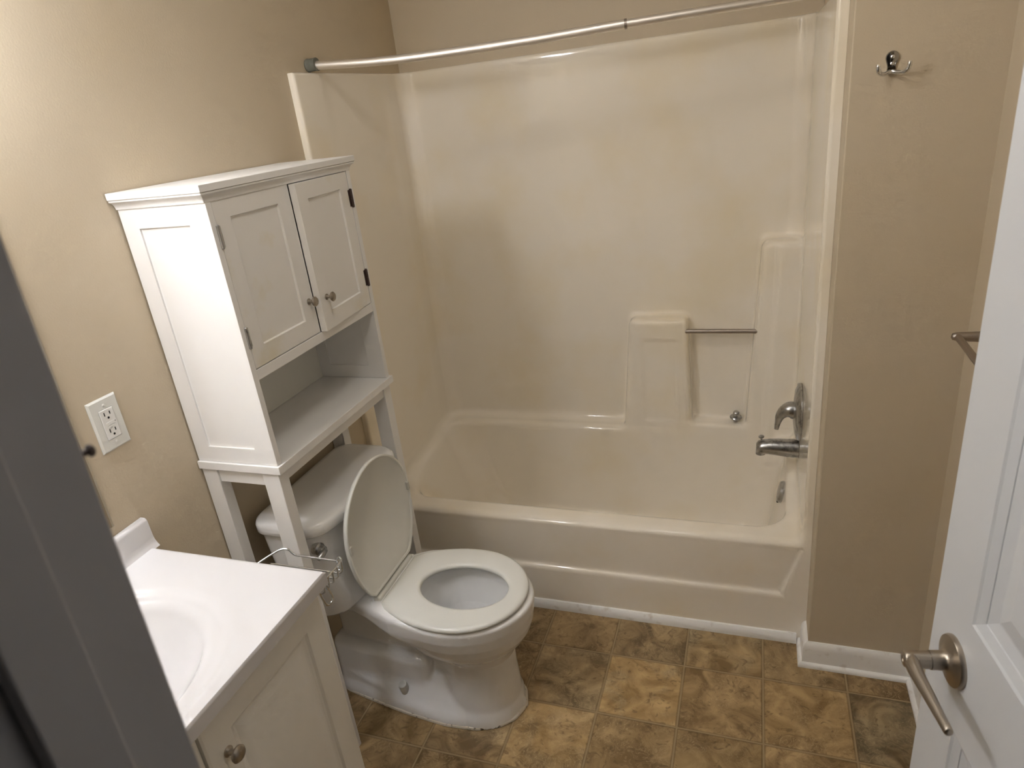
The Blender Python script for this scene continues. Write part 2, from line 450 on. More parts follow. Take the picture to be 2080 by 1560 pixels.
mb = MB(); mb.lathe([(0.0035, 0), (0.0035, 0.010), (0.0085, 0.013), (0.0092, 0.017), (0.006, 0.0195), (0.0001, 0.020)], (1.311, vy, 0.527), (-0.1, 0, 1), 20)
mb.build('diverter_knob', M_CHROMEW, sp)
st = thing('drain_stopper', 'small chrome drain stopper left standing in the tub niche', 'drain stopper', (1.2205, 2.028, 0.4535))
mb = MB(); mb.lathe([(0.0075, 0), (0.0085, 0.004), (0.006, 0.008), (0.005, 0.014)], (1.2205, 2.028, 0.4535), (0.05, -0.1, 1), 20); mb.build('stem', M_CHROMEW, st)
mb = MB(); mb.lathe([(0.004, 0.013), (0.021, 0.014), (0.0225, 0.018), (0.020, 0.0215), (0.009, 0.0245), (0.006, 0.030)], (1.2205, 2.028, 0.4535), (0.05, -0.1, 1), 28); mb.build('flange', M_CHROMEW, st)
mb = MB(); mb.lathe([(0.006, 0.029), (0.0115, 0.033), (0.012, 0.038), (0.009, 0.0415), (0.0001, 0.042)], (1.2205, 2.028, 0.4535), (0.05, -0.1, 1), 24); mb.build('knob', M_CHROMEW, st)

# ---- shower rod
rod = thing('shower_rod', 'long bare metal shower rod spanning above the bathtub', 'shower rod', (0, 1.5, 1.829))
pts = spline([(0.012, 1.505, 1.8325), (0.024, 1.506, 1.8312), (0.212, 1.527, 1.8190), (0.393, 1.546, 1.8150), (0.679, 1.577, 1.8165), (0.933, 1.604, 1.8230)], 6)
mb = MB(); mb.tube([tuple(p) for p in pts], 0.0122, 20); mb.build('outer_tube', M_ALU, rod)
mb = MB(); mb.tube([(0.925, 1.603, 1.8228), (1.133, 1.625, 1.8265), (1.323, 1.645, 1.8285), (1.447, 1.658, 1.8325)], 0.0112, 20); mb.build('inner_tube', M_ALU, rod)
mb = MB(); mb.lathe([(0.012, -0.004), (0.0130, -0.004), (0.0130, 0.003), (0.012, 0.003)], (0.935, 1.6042, 1.8230), (1, 0.105, 0.02), 24); mb.build('collar', M_BARM, rod)
for sx, x0, yy, zz in ((1, 0.001, 1.505, 1.8335), (-1, 1.4515, 1.658, 1.8335)):
    prof = [(0.001, 0), (0.0185, 0), (0.0190, 0.003)]
    for k in range(4): prof += [(0.0178, 0.005+0.005*k), (0.0164, 0.0075+0.005*k)]
    prof += [(0.0165, 0.026), (0.0185, 0.028), (0.0185, 0.032), (0.0125, 0.032)]
    mb = MB(); mb.lathe(prof, (x0, yy, zz), (sx, 0, 0), 28)
    tag(mb.build('end_cap', M_RUBBER, rod), 'ribbed grey rubber end cap')

# ------------------------------------------------------------------ over-toilet cabinet
CY0, CY1, CXF = 0.694, 1.242, 0.235
cab = thing('toilet_cabinet', 'tall white over-toilet cabinet with two knobbed doors above an open shelf', 'cabinet', (0.12, 0.97, 0))
T = 0.016
def side_panel(y_out, y_in):
    mb = MB()
    xs = (0.004, 0.0475, 0.183, 0.2365); zs = (0.9445, 0.9845, 1.5035, 1.560)
    s = 1 if y_in > y_out else -1
    f = lambda a, b_, d: (a, y_out + s*d, b_)
    mb.rects([(xs[1]+.0, xs[2], zs[1], zs[2], T-0.0045), (xs[1], xs[2], zs[1], zs[2], T), (xs[0], xs[3], zs[0], zs[3], T), (xs[0], xs[3], zs[0], zs[3], 0),
              (xs[1], xs[2], zs[1], zs[2], 0), (xs[1], xs[2], zs[1], zs[2], 0.0045)], f)
    return mb
side_panel(CY0, CY0+T).build('side_panel', M_CAB, cab, bevel=0.0006)
side_panel(CY1, CY1-T).build('side_panel', M_CAB, cab, bevel=0.0006)
MB().box(0.004, 0.010, CY0+T, CY1-T, 0.9445, 1.56).build('back_panel', M_CABI, cab, smooth=False)
MB().box(0.010, 0.2362, CY0+T, CY1-T, 1.1545, 1.1790).build('middle_rail', M_CAB, cab, bevel=0.001)
MB().box(0.010, 0.2362, CY0+T, CY1-T, 1.5500, 1.562).build('top_rail', M_CAB, cab, bevel=0.001)
# crown: cove moulding plus slab
def crown_ring(o, z): return [(0.003, CY0-o, z), (CXF+o*0.75, CY0-o, z), (CXF+o*0.75, CY1+o, z), (0.003, CY1+o, z)]
mb = MB(); mb.loft([crown_ring(o, z) for o, z in [(0.0005, 1.5455), (0.003, 1.5455), (0.004, 1.551), (0.007, 1.5565), (0.011, 1.560), (0.0155, 1.562), (0.0155, 1.566), (0.018, 1.5668), (0.018, 1.581)]])
mb.build('crown_top', M_CAB, cab, bevel=0.0012, angle=25)
# shelf and legs
MB().box(0.002, 0.243, CY0-0.006, CY1+0.010, 0.9225, 0.9435).build('shelf_board', M_CAB, cab, bevel=0.0015)
for x0, x1 in ((0.003, 0.0475), (0.183, 0.2305)):
    for y0, y1 in ((CY0+0.0005, CY0+0.0335), (CY1-0.0335, CY1+0.003)):
        MB().box(x0, x1, y0, y1, 0.0, 0.9225).build('leg', M_CAB, cab, bevel=0.002)
MB().box(0.206, 0.226, CY0+0.0335, CY1-0.0335, 0.889, 0.9225).build('apron_rail', M_CAB, cab, bevel=0.001)
for y0, y1 in ((CY0+0.006, CY0+0.026), (CY1-0.026, CY1-0.006)):
    MB().box(0.0475, 0.183, y0, y1, 0.884, 0.9225).build('side_rail', M_CAB, cab, bevel=0.001)
# doors
def knob_profile(s=1.0):
    return [(0.0085*s, 0), (0.0085*s, 0.002*s), (0.005*s, 0.005*s), (0.0045*s, 0.012*s), (0.007*s, 0.0155*s), (0.0125*s, 0.0175*s), (0.0135*s, 0.0205*s), (0.011*s, 0.0235*s), (0.005*s, 0.0252*s), (0.0001, 0.0256*s)]
def cab_door(y0, y1, z0, z1, hinge_y, ang, knob_y, knob_z, hz, hx_side, label, mat_h):
    piv = Matrix.Translation((CXF-0.004, hinge_y, 0)) @ Matrix.Rotation(ang, 4, 'Z') @ Matrix.Translation((-(CXF-0.004), -hinge_y, 0))
    P = lambda x, y, z: tuple(piv @ Vector((x, y, z)))
    f = lambda a, b_, d: P(CXF-d, a, b_)
    iy0, iy1, iz0, iz1 = y0+0.0445, y1-0.0475, z0+0.0435, z1-0.040
    mb = MB(); mb.rects([(y0, y1, z0, z1, 0.018), (y0, y1, z0, z1, 0), (iy0, iy1, iz0, iz1, 0), (iy0+0.0015, iy1-0.0015, iz0+0.0015, iz1-0.0015, 0.0055)], f)
    d = tag(mb.build('door', M_CABD, cab, bevel=0.0008), label)
    mb = MB(); mb.lathe(knob_profile(0.92), P(CXF, knob_y, knob_z), tuple(piv.to_3x3() @ Vector((1, 0, 0))), 28)
    mb.build('knob', M_NICKELK, d)
    for zz in hz:
        mb = MB()
        mb.lathe([(0.002, 0), (0.004, 0.002), (0.004, 0.0245), (0.0033, 0.025), (0.004, 0.0255), (0.004, 0.048), (0.002, 0.050)], (CXF+0.003, hinge_y+hx_side*0.001, zz), (0, 0, 1), 14)
        mb.box(CXF-0.001, CXF+0.0008, hinge_y-0.010, hinge_y+0.009, zz+0.003, zz+0.047)
        mb.build('hinge', mat_h, d)
ly0, lym, ry1 = CY0+T, 0.9675, CY1-T
cab_door(ly0+0.0020, lym-0.0008, 1.1810, 1.5480, ly0+0.0005, 0.0, 0.9475, 1.266, (1.229, 1.449), -1, 'left cabinet door, shut', M_CHROMEW)
cab_door(lym+0.0012, ry1-0.0020, 1.1805, 1.5440, ry1-0.0005, math.radians(4.2), 0.9985, 1.2630, (1.229, 1.449), 1, 'right cabinet door, slightly ajar', M_DARK)  # right hinges coloured dark for the dark surroundings they reflect

# ------------------------------------------------------------------ toilet
TY = 0.963
TYT = 0.977                     # tank sits a touch off the bowl's centre line
toi = thing('toilet', 'white two-piece toilet with raised lid under the tall cabinet', 'toilet', (0.36, TY, 0))
PZ = [0.0, 0.06, 0.15, 0.21, 0.245, 0.275, 0.30, 0.33, 0.365, 0.41]
PXC = [0.545, 0.545, 0.545, 0.54, 0.53, 0.515, 0.51, 0.505, 0.50, 0.50]
PRF = [0.108, 0.103, 0.098, 0.104, 0.132, 0.172, 0.192, 0.207, 0.218, 0.221]
PRB = [0.13, 0.125, 0.12, 0.12, 0.14, 0.19, 0.21, 0.225, 0.235, 0.235]
PRY = [0.108, 0.100, 0.092, 0.093, 0.112, 0.141, 0.153, 0.164, 0.172, 0.175]
FX = [0.04, 0.055, 0.10, 0.18, 0.32, 0.45, 0.54, 0.60, 0.635, 0.653]
FW = [0.0, 0.045, 0.064, 0.078, 0.100, 0.113, 0.107, 0.083, 0.050, 0.0]
def egg(x, y, xc, rf, rb, ry):
    dx = x - xc; r = np.where(dx > 0, rf, rb)
    q = np.sqrt((dx/r)**2 + (y/ry)**2 + 1e-9)
    g = np.sqrt((dx/r**2)**2 + (y/ry**2)**2 + 1e-9)
    return q*(q-1)/g
def interp(z, tab): return np.interp(z, PZ, tab)
def toilet_sdf(x, y, z):
    x = x + 0*y + 0*z; y = y - TY + 0*x; z = z + 0*x
    body = egg(x, y, interp(z, PXC), interp(z, PRF), interp(z, PRB), interp(z, PRY))*0.8
    body = smax(body, z-0.405, 0.014)
    # china foot: a sloping skirt
    w = np.interp(x, FX, FW)
    foot = np.maximum(np.abs(y) - w, np.maximum(0.042-x, x-0.651))*0.75
    topz = 0.112 - 1.55*np.maximum(np.abs(y)-0.050, 0)
    foot = smax(foot, (z-topz)*0.55, 0.006)
    foot = np.maximum(foot, (x-0.50)*0.8)
    toe = smax(np.maximum(np.abs(y) - w, x-0.651)*0.75, (z-0.022)*0.9, 0.02)
    # rear core, trapway and deck
    core = smax(rbox2(x, np.abs(y), 0.075, 0.50, -0.05, 0.030, 0.03), z-0.37, 0.02)
    trap = rbox3(x, np.abs(y), z + 0.10*(x-0.12), (0.06, 0.392, -0.08, 0.066, -0.03, 0.200), 0.030)
    hw = 0.098 + 0.05*np.clip((x-0.20)/0.15, 0, 1)
    deck = smax(smax(np.abs(y)-hw, np.maximum(0.05-x, x-0.40), 0.03), np.maximum(0.352-z, z-0.402), 0.02)
    s = smin(body, deck, 0.05)
    s = smin(s, core, 0.04)
    s = smin(s, trap, 0.008)
    s = smin(s, foot, 0.008)
    s = smin(s, toe, 0.03)
    cav = egg(x, y, 0.505 + 0*x, np.interp(z, [0.16, 0.2, 0.28, 0.36, 0.41], [0.05, 0.085, 0.135, 0.165, 0.170]),
              np.interp(z, [0.16, 0.2, 0.28, 0.36, 0.41], [0.05, 0.08, 0.105, 0.125, 0.13]),
              np.interp(z, [0.16, 0.2, 0.28, 0.36, 0.41], [0.045, 0.07, 0.100, 0.118, 0.122]))*0.8
    cav = smax(cav, 0.165-z, 0.04)
    return np.maximum(smax(s, -cav, 0.014), -z-0.0005+0.001)
V, Q, G = surface(toilet_sdf, (0.0, TY-0.22, -0.012), (0.76, TY+0.22, 0.43), 0.0055)
skin_obj('bowl', V, Q, G, M_CHINA, toi)
mb = MB()
ring = [(0.505 + (0.112 if math.cos(a) > 0 else 0.093)*math.cos(a), TY + 0.086*math.sin(a), 0.243) for a in np.linspace(0, 2*pi, 40, endpoint=False)]
mb.loft([ring, [(p[0], p[1], 0.2425) for p in ring]]); tag(mb.build('water', M_WATER, toi), 'still water in the bowl')
# caulk ring round the foot
base = [(x, w) for x, w in zip(FX, FW)]
xs = np.interp(np.linspace(0, 1, 60), np.linspace(0, 1, len(FX)), FX)
side = [(float(x), float(np.interp(x, FX, FW))) for x in xs]
loop = []
for sg, seq in ((-1, side[1:]), (1, side[::-1][:-1])):
    for x, w in seq:
        d = Vector((x-0.33, sg*(w+0.002)*2.2, 0)); d.normalize()
        loop.append((x+d.x*0.0085, TY+sg*w+d.y*0.0085, 0.0035))
mb = MB(); mb.tube(loop, 0.0065, 8, closed=True); tag(mb.build('caulk_bead', M_CAULK, toi), 'dirty tan caulk round the toilet foot')
mb = MB(); mb.lathe([(0.0135, -0.02), (0.0135, 0.020), (0.0120, 0.026), (0.008, 0.0278), (0.0001, 0.0282)], (0.3045, TY-0.079, 0.066), (0.0, -0.25, 1), 22); mb.build('bolt_cap', M_CAPW, toi)
# tank and tank lid
def dshape(xb, xf, hw, bow, r, z, n=9):
    pts = []
    def arc(cx, cy, a0, a1): 
        for a in np.linspace(a0, a1, n): pts.append([cx + r*math.cos(a), cy + r*math.sin(a)])
    arc(xf-r, hw-r, 0, pi/2); 
    rb = r; arc(xb+rb, hw-r, pi/2, pi); arc(xb+rb, -hw+r, pi, 1.5*pi); arc(xf-r, -hw+r, 1.5*pi, 2*pi)
    for yy in np.linspace(-hw+r, hw-r, 14)[1:-1]: pts.append([xf, yy])
    return [(px + bow*(1-(py/hw)**2)*max(0, (px-xb)/(xf-xb)), TYT + py, z) for px, py in pts]
mb = MB(); mb.loft([dshape(0.055, 0.202, 0.185, 0.040, 0.045, 0.4005), dshape(0.052, 0.207, 0.194, 0.040, 0.045, 0.412), dshape(0.046, 0.214, 0.210, 0.041, 0.04, 0.58), dshape(0.042, 0.219, 0.216, 0.042, 0.036, 0.688)])
mb.build('tank', M_CHINA, toi, angle=50)
mb = MB(); mb.loft([dshape(0.040, 0.224, 0.222, 0.036, 0.042, 0.6885), dshape(0.034, 0.232, 0.2245, 0.038, 0.048, 0.6895), dshape(0.031, 0.236, 0.2285, 0.038, 0.05, 0.695), dshape(0.031, 0.236, 0.2285, 0.038, 0.05, 0.714), dshape(0.034, 0.233, 0.2255, 0.038, 0.05, 0.722), dshape(0.040, 0.226, 0.219, 0.037, 0.05, 0.727), dshape(0.055, 0.212, 0.204, 0.034, 0.05, 0.729)])
mb.build('tank_lid', M_CHINA, toi, angle=75)
mb = MB(); mb.lathe([(0.017, -0.01), (0.017, 0.006), (0.013, 0.009), (0.011, 0.020), (0.0001, 0.022)], (0.2190, TYT-0.203, 0.650), (1, -0.15, 0), 24)
c = spline([(0.240, TYT-0.205, 0.650, 0.008), (0.243, TYT-0.222, 0.649, 0.008), (0.240, TYT-0.238, 0.645, 0.0065)], 5)
mb.tube([p[:3] for p in c], [p[3] for p in c], 12); tag(mb.build('flush_lever', M_CHROMEW, toi), 'chrome flush lever')
# seat ring and lid outline (x from hinge, straight back edge)
SXB, SXF, SHW = 0.3095, 0.706, 0.175
def seat_outline(inset, n=72):
    """egg with a squared-off hinge end, in (x, y-TY)"""
    pts = []
    xc, rf, rb, ry = 0.515, SXF-0.515-inset, 0.215-inset, SHW-inset
    for a in np.linspace(-pi, pi, n, endpoint=False):
        c_, s_ = math.cos(a), math.sin(a)
        if c_ >= 0: x, y = rf*c_, ry*s_
        else:                      # flanks run back to a straight hinge edge
            A, xb = 0.2655-inset, xc-SXB-inset
            ye = ry*math.sqrt(1-(xb/A)**2)
            k = abs(s_)                     # 1 at the widest point, 0 at the middle of the hinge edge
            if k > 0.36:
                q = (1-k)/0.64; x = -xb*q; y = math.copysign(ry*math.sqrt(max(0, 1-(x/A)**2)), s_)
            else:
                x = -xb; y = math.copysign(ye*k/0.36, s_)
        pts.append((max(xc+x, SXB+inset), y))
    return pts
def hole_outline(grow, n=72):
    return [(0.522 + ((0.128 if math.cos(a) > 0 else 0.132)+grow)*math.cos(a), (0.090+grow)*math.sin(a)) for a in np.linspace(-pi, pi, n, endpoint=False)]
SZ = 0.4075
def at(pts, z): return [(x, TY+y, z) for x, y in pts]
mb = MB(); rings = [at(hole_outline(0.004), SZ+0.001), at(hole_outline(0.0), SZ+0.006), at(hole_outline(0.0005), SZ+0.012), at(hole_outline(0.004), SZ+0.0165), at(hole_outline(0.012), SZ+0.018),
    at(seat_outline(0.016), SZ+0.0165), at(seat_outline(0.006), SZ+0.0145), at(seat_outline(0.0015), SZ+0.011), at(seat_outline(0.0), SZ+0.006), at(seat_outline(0.003), SZ+0.001)]
mb.ring_torus(rings); mb.build('seat', M_SEAT, toi, angle=70)
mb = MB(); mb.box(0.281, 0.3062, TY-0.098, TY+0.104, SZ-0.001, SZ+0.0185); mb.build('seat_hinge', M_SEAT, toi, bevel=0.004, seg=3)
for sy in (-0.085, 0.108):
    mb = MB(); mb.box(0.270, 0.300, TY+sy-0.018, TY+sy+0.018, 0.402, SZ+0.004); mb.build('hinge_post', M_SEAT, toi, bevel=0.004)
# raised lid: same outline stood on its hinge end
LA = math.radians(90.3)
def lidpt(x, y, d):           # x along lid from hinge, d = out of its underside
    u_ = x - SXB
    return (0.2915 + u_*math.cos(LA) + d*math.sin(LA), TY + 0.006 + y, SZ + 0.023 + u_*math.sin(LA)*0.945 - d*math.cos(LA))
def lidr(pts, d): return [lidpt(x, y, d) for x, y in pts]
mb = MB(); mb.loft([lidr(seat_outline(0.03), -0.013), lidr(seat_outline(0.010), -0.0115), lidr(seat_outline(0.002), -0.007), lidr(seat_outline(0.0), -0.001), lidr(seat_outline(0.0005), 0.0035), lidr(seat_outline(0.0025), 0.005), lidr(seat_outline(0.0065), 0.005), lidr(seat_outline(0.0085), 0.002), lidr(seat_outline(0.010), 0.0)])
lid = mb.build('lid', M_SEAT, toi, angle=60)
for (bx, by) in ((0.520, -0.165), (0.520, 0.165)):
    mb = MB(); p = [lidpt(bx+dx, by+dy, d) for d in (-0.001, 0.008) for dx, dy in ((-0.014, -0.0045), (0.014, -0.0045), (0.014, 0.0045), (-0.014, 0.0045))]
    mb.loft([p[:4], p[4:]]); mb.build('bumper', M_CAPW, lid, bevel=0.001)

# ------------------------------------------------------------------ vanity
VY0, VY1 = YD1+0.004, 0.478
van = thing('vanity_cabinet', 'white vanity base cabinet with raised-panel doors and round knobs', 'vanity', (0.22, 0.14, 0))
mb = MB(); mb.box(0.002, 0.437, VY1-0.016, VY1, 0.095, 0.809).box(0.002, 0.437, VY0, VY0+0.016, 0.095, 0.809).box(0.002, 0.008, VY0+0.016, VY1-0.016, 0.095, 0.809)
mb.box(0.008, 0.437, VY0+0.016, VY1-0.016, 0.095, 0.111).box(0.419, 0.437, VY0+0.016, VY1-0.016, 0.111, 0.15).box(0.419, 0.437, VY0+0.016, VY1-0.016, 0.765, 0.809).box(0.419, 0.437, 0.10, 0.16, 0.15, 0.765); mb.build('carcass', M_VAN, van, bevel=0.001)
MB().box(0.002, 0.38, VY0, VY1, 0.0, 0.095).build('toe_kick', M_VAN, van, smooth=False)
def raised_door(y0, y1, z0, z1, ky, kz, label):
    f = lambda a, b_, d: (0.4375+d, a, b_)
    w = 0.058
    def rr(i, d): return (y0+i, y1-i, z0+i, z1-i, d)
    mb = MB(); mb.rects([rr(0, 0), rr(0, 0.015), rr(0.004, 0.018), rr(w, 0.018), rr(w+0.004, 0.013), rr(w+0.010, 0.0105), rr(w+0.014, 0.0105), rr(w+0.034, 0.016), rr(w+0.038, 0.0165)], f)
    d = tag(mb.build('door', M_VAN, van, angle=15), label)
    mb = MB(); mb.lathe(knob_profile(1.12), (0.4555, ky, kz), (1, 0, 0), 28); mb.build('knob', M_NICKELK, d)
raised_door(0.134, 0.474, 0.115, 0.800, 0.172, 0.709, 'vanity door nearest the toilet')
raised_door(-0.19, 0.128, 0.115, 0.800, 0.090, 0.709, 'vanity door nearest the doorway')
# top with integral bowl
ZT = 0.841
vt = thing('countertop', 'glossy white vanity top with integral oval sink', 'countertop', (0.24, 0.14, 0.81))
cx0, cx1, cy0, cy1 = 0.0015, 0.476, VY0, 0.487
xs = np.concatenate([np.arange(cx0, cx1-0.0005, 0.0053), [cx1]]); ys = np.concatenate([np.arange(cy0, cy1-0.0005, 0.0053), [cy1]])
def top_h(x, y):
    q1 = ((abs(x-0.225)/0.232)**2.3 + (abs(y-0.135)/0.246)**2.3)**(1/2.3)
    q2 = math.hypot((x-0.222)/0.192, (y-0.135)/0.212)
    h = ZT
    t = min(max((1.0-q1)/0.10, 0), 1); h -= 0.007*t*t*(3-2*t)
    t = min(max((1.03-q2)/0.12, 0), 1); h -= 0.012*t*t*(3-2*t)
    t = min(max((0.95-q2)/0.75, 0), 1); h -= 0.115*math.sin(t*pi/2)
    e = min(cx1-x, cy1-y); 
    if e < 0.005: h -= 0.005 - math.sqrt(max(0, 0.005**2 - (0.005-e)**2))
    return h
nx, ny = len(xs), len(ys); vs = []; fs = []
for x in xs:
    for y in ys: vs.append((x, y, top_h(x, y)))
for i in range(nx-1):
    for j in range(ny-1):
        fs.append((i*ny+j, (i+1)*ny+j, (i+1)*ny+j+1, i*ny+j+1))
peri = [i*ny for i in range(nx)] + [(nx-1)*ny+j for j in range(1, ny)] + [i*ny+ny-1 for i in range(nx-2, -1, -1)] + [j for j in range(ny-2, 0, -1)]
NP = len(peri); b0 = len(vs)
for zz in (0.8345, 0.8335, 0.8095):
    for k in peri: vs.append((vs[k][0], vs[k][1], zz))
for k in range(NP):
    k2 = (k+1) % NP; fs.append((peri[k], b0+k, b0+k2, peri[k2]))
    for r_ in (0, NP): fs.append((b0+r_+k, b0+r_+NP+k, b0+r_+NP+k2, b0+r_+k2))
mb = MB(); mb.add(vs, fs); mb.build('sink_top', M_TOP, vt, angle=50)
mb = MB(); pr = [(0.001, ZT-0.004), (0.030, ZT-0.004), (0.0245, ZT+0.003), (0.0205, ZT+0.011), (0.0190, ZT+0.020), (0.0180, 0.900), (0.015, 0.9055), (0.012, 0.907), (0.001, 0.907)]
mb.loft([[(a, VY0, h) for a, h in pr], [(a, 0.5005, h) for a, h in pr]]); mb.build('backsplash', M_TOP, vt, angle=40)

# chrome wire basket hung on the vanity's side
wb = thing('wire_basket', 'small chrome wire basket hanging on the vanity side by the tank', 'wire basket', (0.38, 0.485, 0.73))
R_ = 0.0024
fl = 0.775
mb = MB()
rim = spline([(0.232, 0.4825, 0.800), (0.262, 0.505, 0.802), (0.290, 0.540, 0.812), (0.306, 0.560, 0.816), (0.322, 0.565, 0.815), (0.330, 0.566, 0.806), (0.338, 0.566, 0.801)], 5)
mb.tube([tuple(p) for p in rim] + [(0.40, 0.566, 0.800), (0.444, 0.566, 0.7995)], R_, 10)
c = spline([(0.444, 0.566, 0.800), (0.446, 0.566, 0.8075), (0.4525, 0.566, 0.810), (0.458, 0.562, 0.8085), (0.460, 0.550, 0.8075), (0.4605, 0.53, 0.807), (0.4605, 0.505, 0.807), (0.459, 0.4835, 0.806)], 5)
mb.tube([tuple(p) for p in c], R_, 10)
mb.tube([(0.444, 0.566, 0.801), (0.445, 0.565, fl)], R_, 8)
mb.tube([(0.262, 0.505, 0.802), (0.270, 0.510, fl)], R_, 8)
mb.build('rim_wire', M_WIRE, wb)
for k, yy in enumerate((0.558, 0.541, 0.524, 0.507, 0.491)):
    mb = MB()
    c = [(0.27, yy, fl)] + [(0.44, yy, fl), (0.452, yy, fl+0.001), (0.4575, yy, fl+0.006), (0.4595, yy, fl+0.016), (0.4605, yy, 0.8065)]
    mb.tube(c, 0.0020, 8); mb.build('floor_wire', M_WIRE, wb)
mb = MB(); c = spline([(0.446, 0.4835, 0.806), (0.447, 0.487, 0.78), (0.448, 0.495, 0.745), (0.449, 0.505, 0.7365), (0.451, 0.516, 0.742), (0.4525, 0.511, 0.765), (0.4535, 0.498, 0.80)], 5)
mb.tube([tuple(p) for p in c], R_, 10)
c = spline([(0.434, 0.4835, 0.79), (0.434, 0.4845, 0.745), (0.434, 0.4805, 0.715)], 5); mb.tube([tuple(p) for p in c], R_, 8)
mb.build('hanging_loop', M_WIRE, wb)

# ------------------------------------------------------------------ GFCI outlet
oy, oz = 0.5076, 1.1367
out = thing('power_outlet', 'white double power outlet on the beige wall above the vanity', 'power outlet', (0, oy, oz))
f = lambda a, b_, d: (d, oy+a, oz+b_)
def rr(a, b_, d): return (-a, a, -b_, b_, d)
mb = MB(); mb.rects([rr(.035, .057, .0005), rr(.035, .057, .0025), rr(.0315, .0535, .0058), rr(.0172, .0337, .0060), rr(.0170, .0335, .0045)], f); mb.build('cover_plate', M_PLATE, out, angle=20)
mb = MB(); mb.rects([rr(.0162, .0327, .003), rr(.0162, .0327, .0070), rr(.0150, .0315, .0078)], f)
mb.box(0.0078, 0.0086, oy-.009, oy+.010, oz-.0022, oz+.0042).box(0.0078, 0.0086, oy-.009, oy+.010, oz-.0075, oz-.0032)
rc = mb.build('receptacle', M_RECEP, out, angle=20)
for s_, zz in ((1, 0.019), (-1, -0.0185)):
    for (a, w, h, dz) in ((-.0065, .0011, .0040, .004), (.0065, .0011, .0034, .004)):
        MB().box(.0076, .0080, oy+a-w, oy+a+w, oz+zz+dz-h, oz+zz+dz+h).build('slot', M_BLACK, rc, smooth=False)
    mb = MB(); mb.lathe([(.0025, 0), (.0025, .0004)], (.0076, oy+0.0005, oz+zz-.0055), (1, 0, 0), 14); mb.build('slot', M_BLACK, rc)
MB().box(.0076, .0080, oy+.0115, oy+.0135, oz+.001, oz+.0025).build('indicator_light', M_BLACK, rc, smooth=False)
for zz in (0.0415, -0.0415):
    mb = MB(); mb.lathe([(.0032, 0), (.0030, .0008), (.0018, .0013), (.0001, .0014)], (.0056, oy, oz+zz), (1, 0, 0), 16); mb.build('screw', M_RECEP, out)

# ------------------------------------------------------------------ coat hook, towel bar
hk = thing('coat_hook', 'shiny chrome double coat hook high on the right-hand wall', 'coat hook', (1.531, YH, 1.65))
ol = [(-0.0105, -0.0215), (0.0105, -0.0215), (0.0088, -0.0170), (0.0078, -0.0120), (0.0086, -0.0060), (0.0108, 0.0010)]
ol += [(0.0125*math.cos(t), 0.0085 + 0.0125*math.sin(t)) for t in np.linspace(-0.42, pi+0.42, 24)]
ol += [(-0.0108, 0.0010), (-0.0086, -0.0060), (-0.0078, -0.0120), (-0.0088, -0.0170)]
def hr(sc, d): return [(1.5305+x*sc, YH-d, 1.6530+z*sc) for x, z in ol]
mb = MB(); mb.loft([hr(1, 0.0003), hr(1.0, 0.0028), hr(0.95, 0.0040), hr(0.88, 0.0044)]); mb.build('mounting_plate', M_CHROMED, hk, angle=30)
for sx in (-1, 1):
    c = spline([(1.5305+sx*0.002, YH-0.004, 1.6345, 0.0050), (1.5305+sx*0.010, YH-0.010, 1.632, 0.0046), (1.5305+sx*0.019, YH-0.021, 1.6310, 0.0044), (1.5305+sx*0.026, YH-0.029, 1.636, 0.0044), (1.5305+sx*0.0285, YH-0.032, 1.645, 0.0046), (1.5305+sx*0.0285, YH-0.032, 1.6505, 0.0040)], 6)
    mb = MB(); mb.tube([p[:3] for p in c], [p[3] for p in c], 14); mb.build('prong', M_CHROME, hk, angle=70)
for zz in (1.6625, 1.6495):
    mb = MB(); mb.lathe([(.0042, 0), (.0038, .0018), (.002, .003), (.0001, .0032)], (1.5310, YH-.0046, zz), (0, -1, 0), 16); mb.build('screw', M_CHROME, hk)
tb = thing('towel_rail', 'brushed metal towel bar on the right wall behind the door', 'towel bar', (XW, 0.85, 1.11))
for yy in (1.13, 0.53):
    rings = []
    for (x, w, h) in [(XW-0.0005, .022, .024), (XW-0.006, .021, .022), (XW-0.012, .0125, .012), (XW-0.055, .0100, .0095), (XW-0.068, .0095, .0090), (XW-0.0755, .007, .0070), (XW-0.0775, .003, .003)]:
        rings.append([(x, yy+w*math.cos(a), 1.112+h*math.sin(a)) for a in np.linspace(0, 2*pi, 24, endpoint=False)])
    mb = MB(); mb.loft(rings); mb.build('bracket', M_BARM, tb, angle=50)
mb = MB(); mb.tube([(XW-0.066, 1.126, 1.112), (XW-0.066, 0.534, 1.112)], 0.0072, 16); mb.build('bar', M_BARM, tb)
# small dark screw standing out of the door jamb edge
mb = MB(); mb.lathe([(.0018, 0), (.0018, .003), (.0034, .0036), (.0034, .0052), (.002, .0064), (.0001, .0066)], (JX-0.0015, YD1+0.0001, 1.5165), (0.25, 1, 0), 18)
tag(mb.build('screw', M_DARK, angle=50), 'small dark screw head sticking out of the door jamb', 'screw')

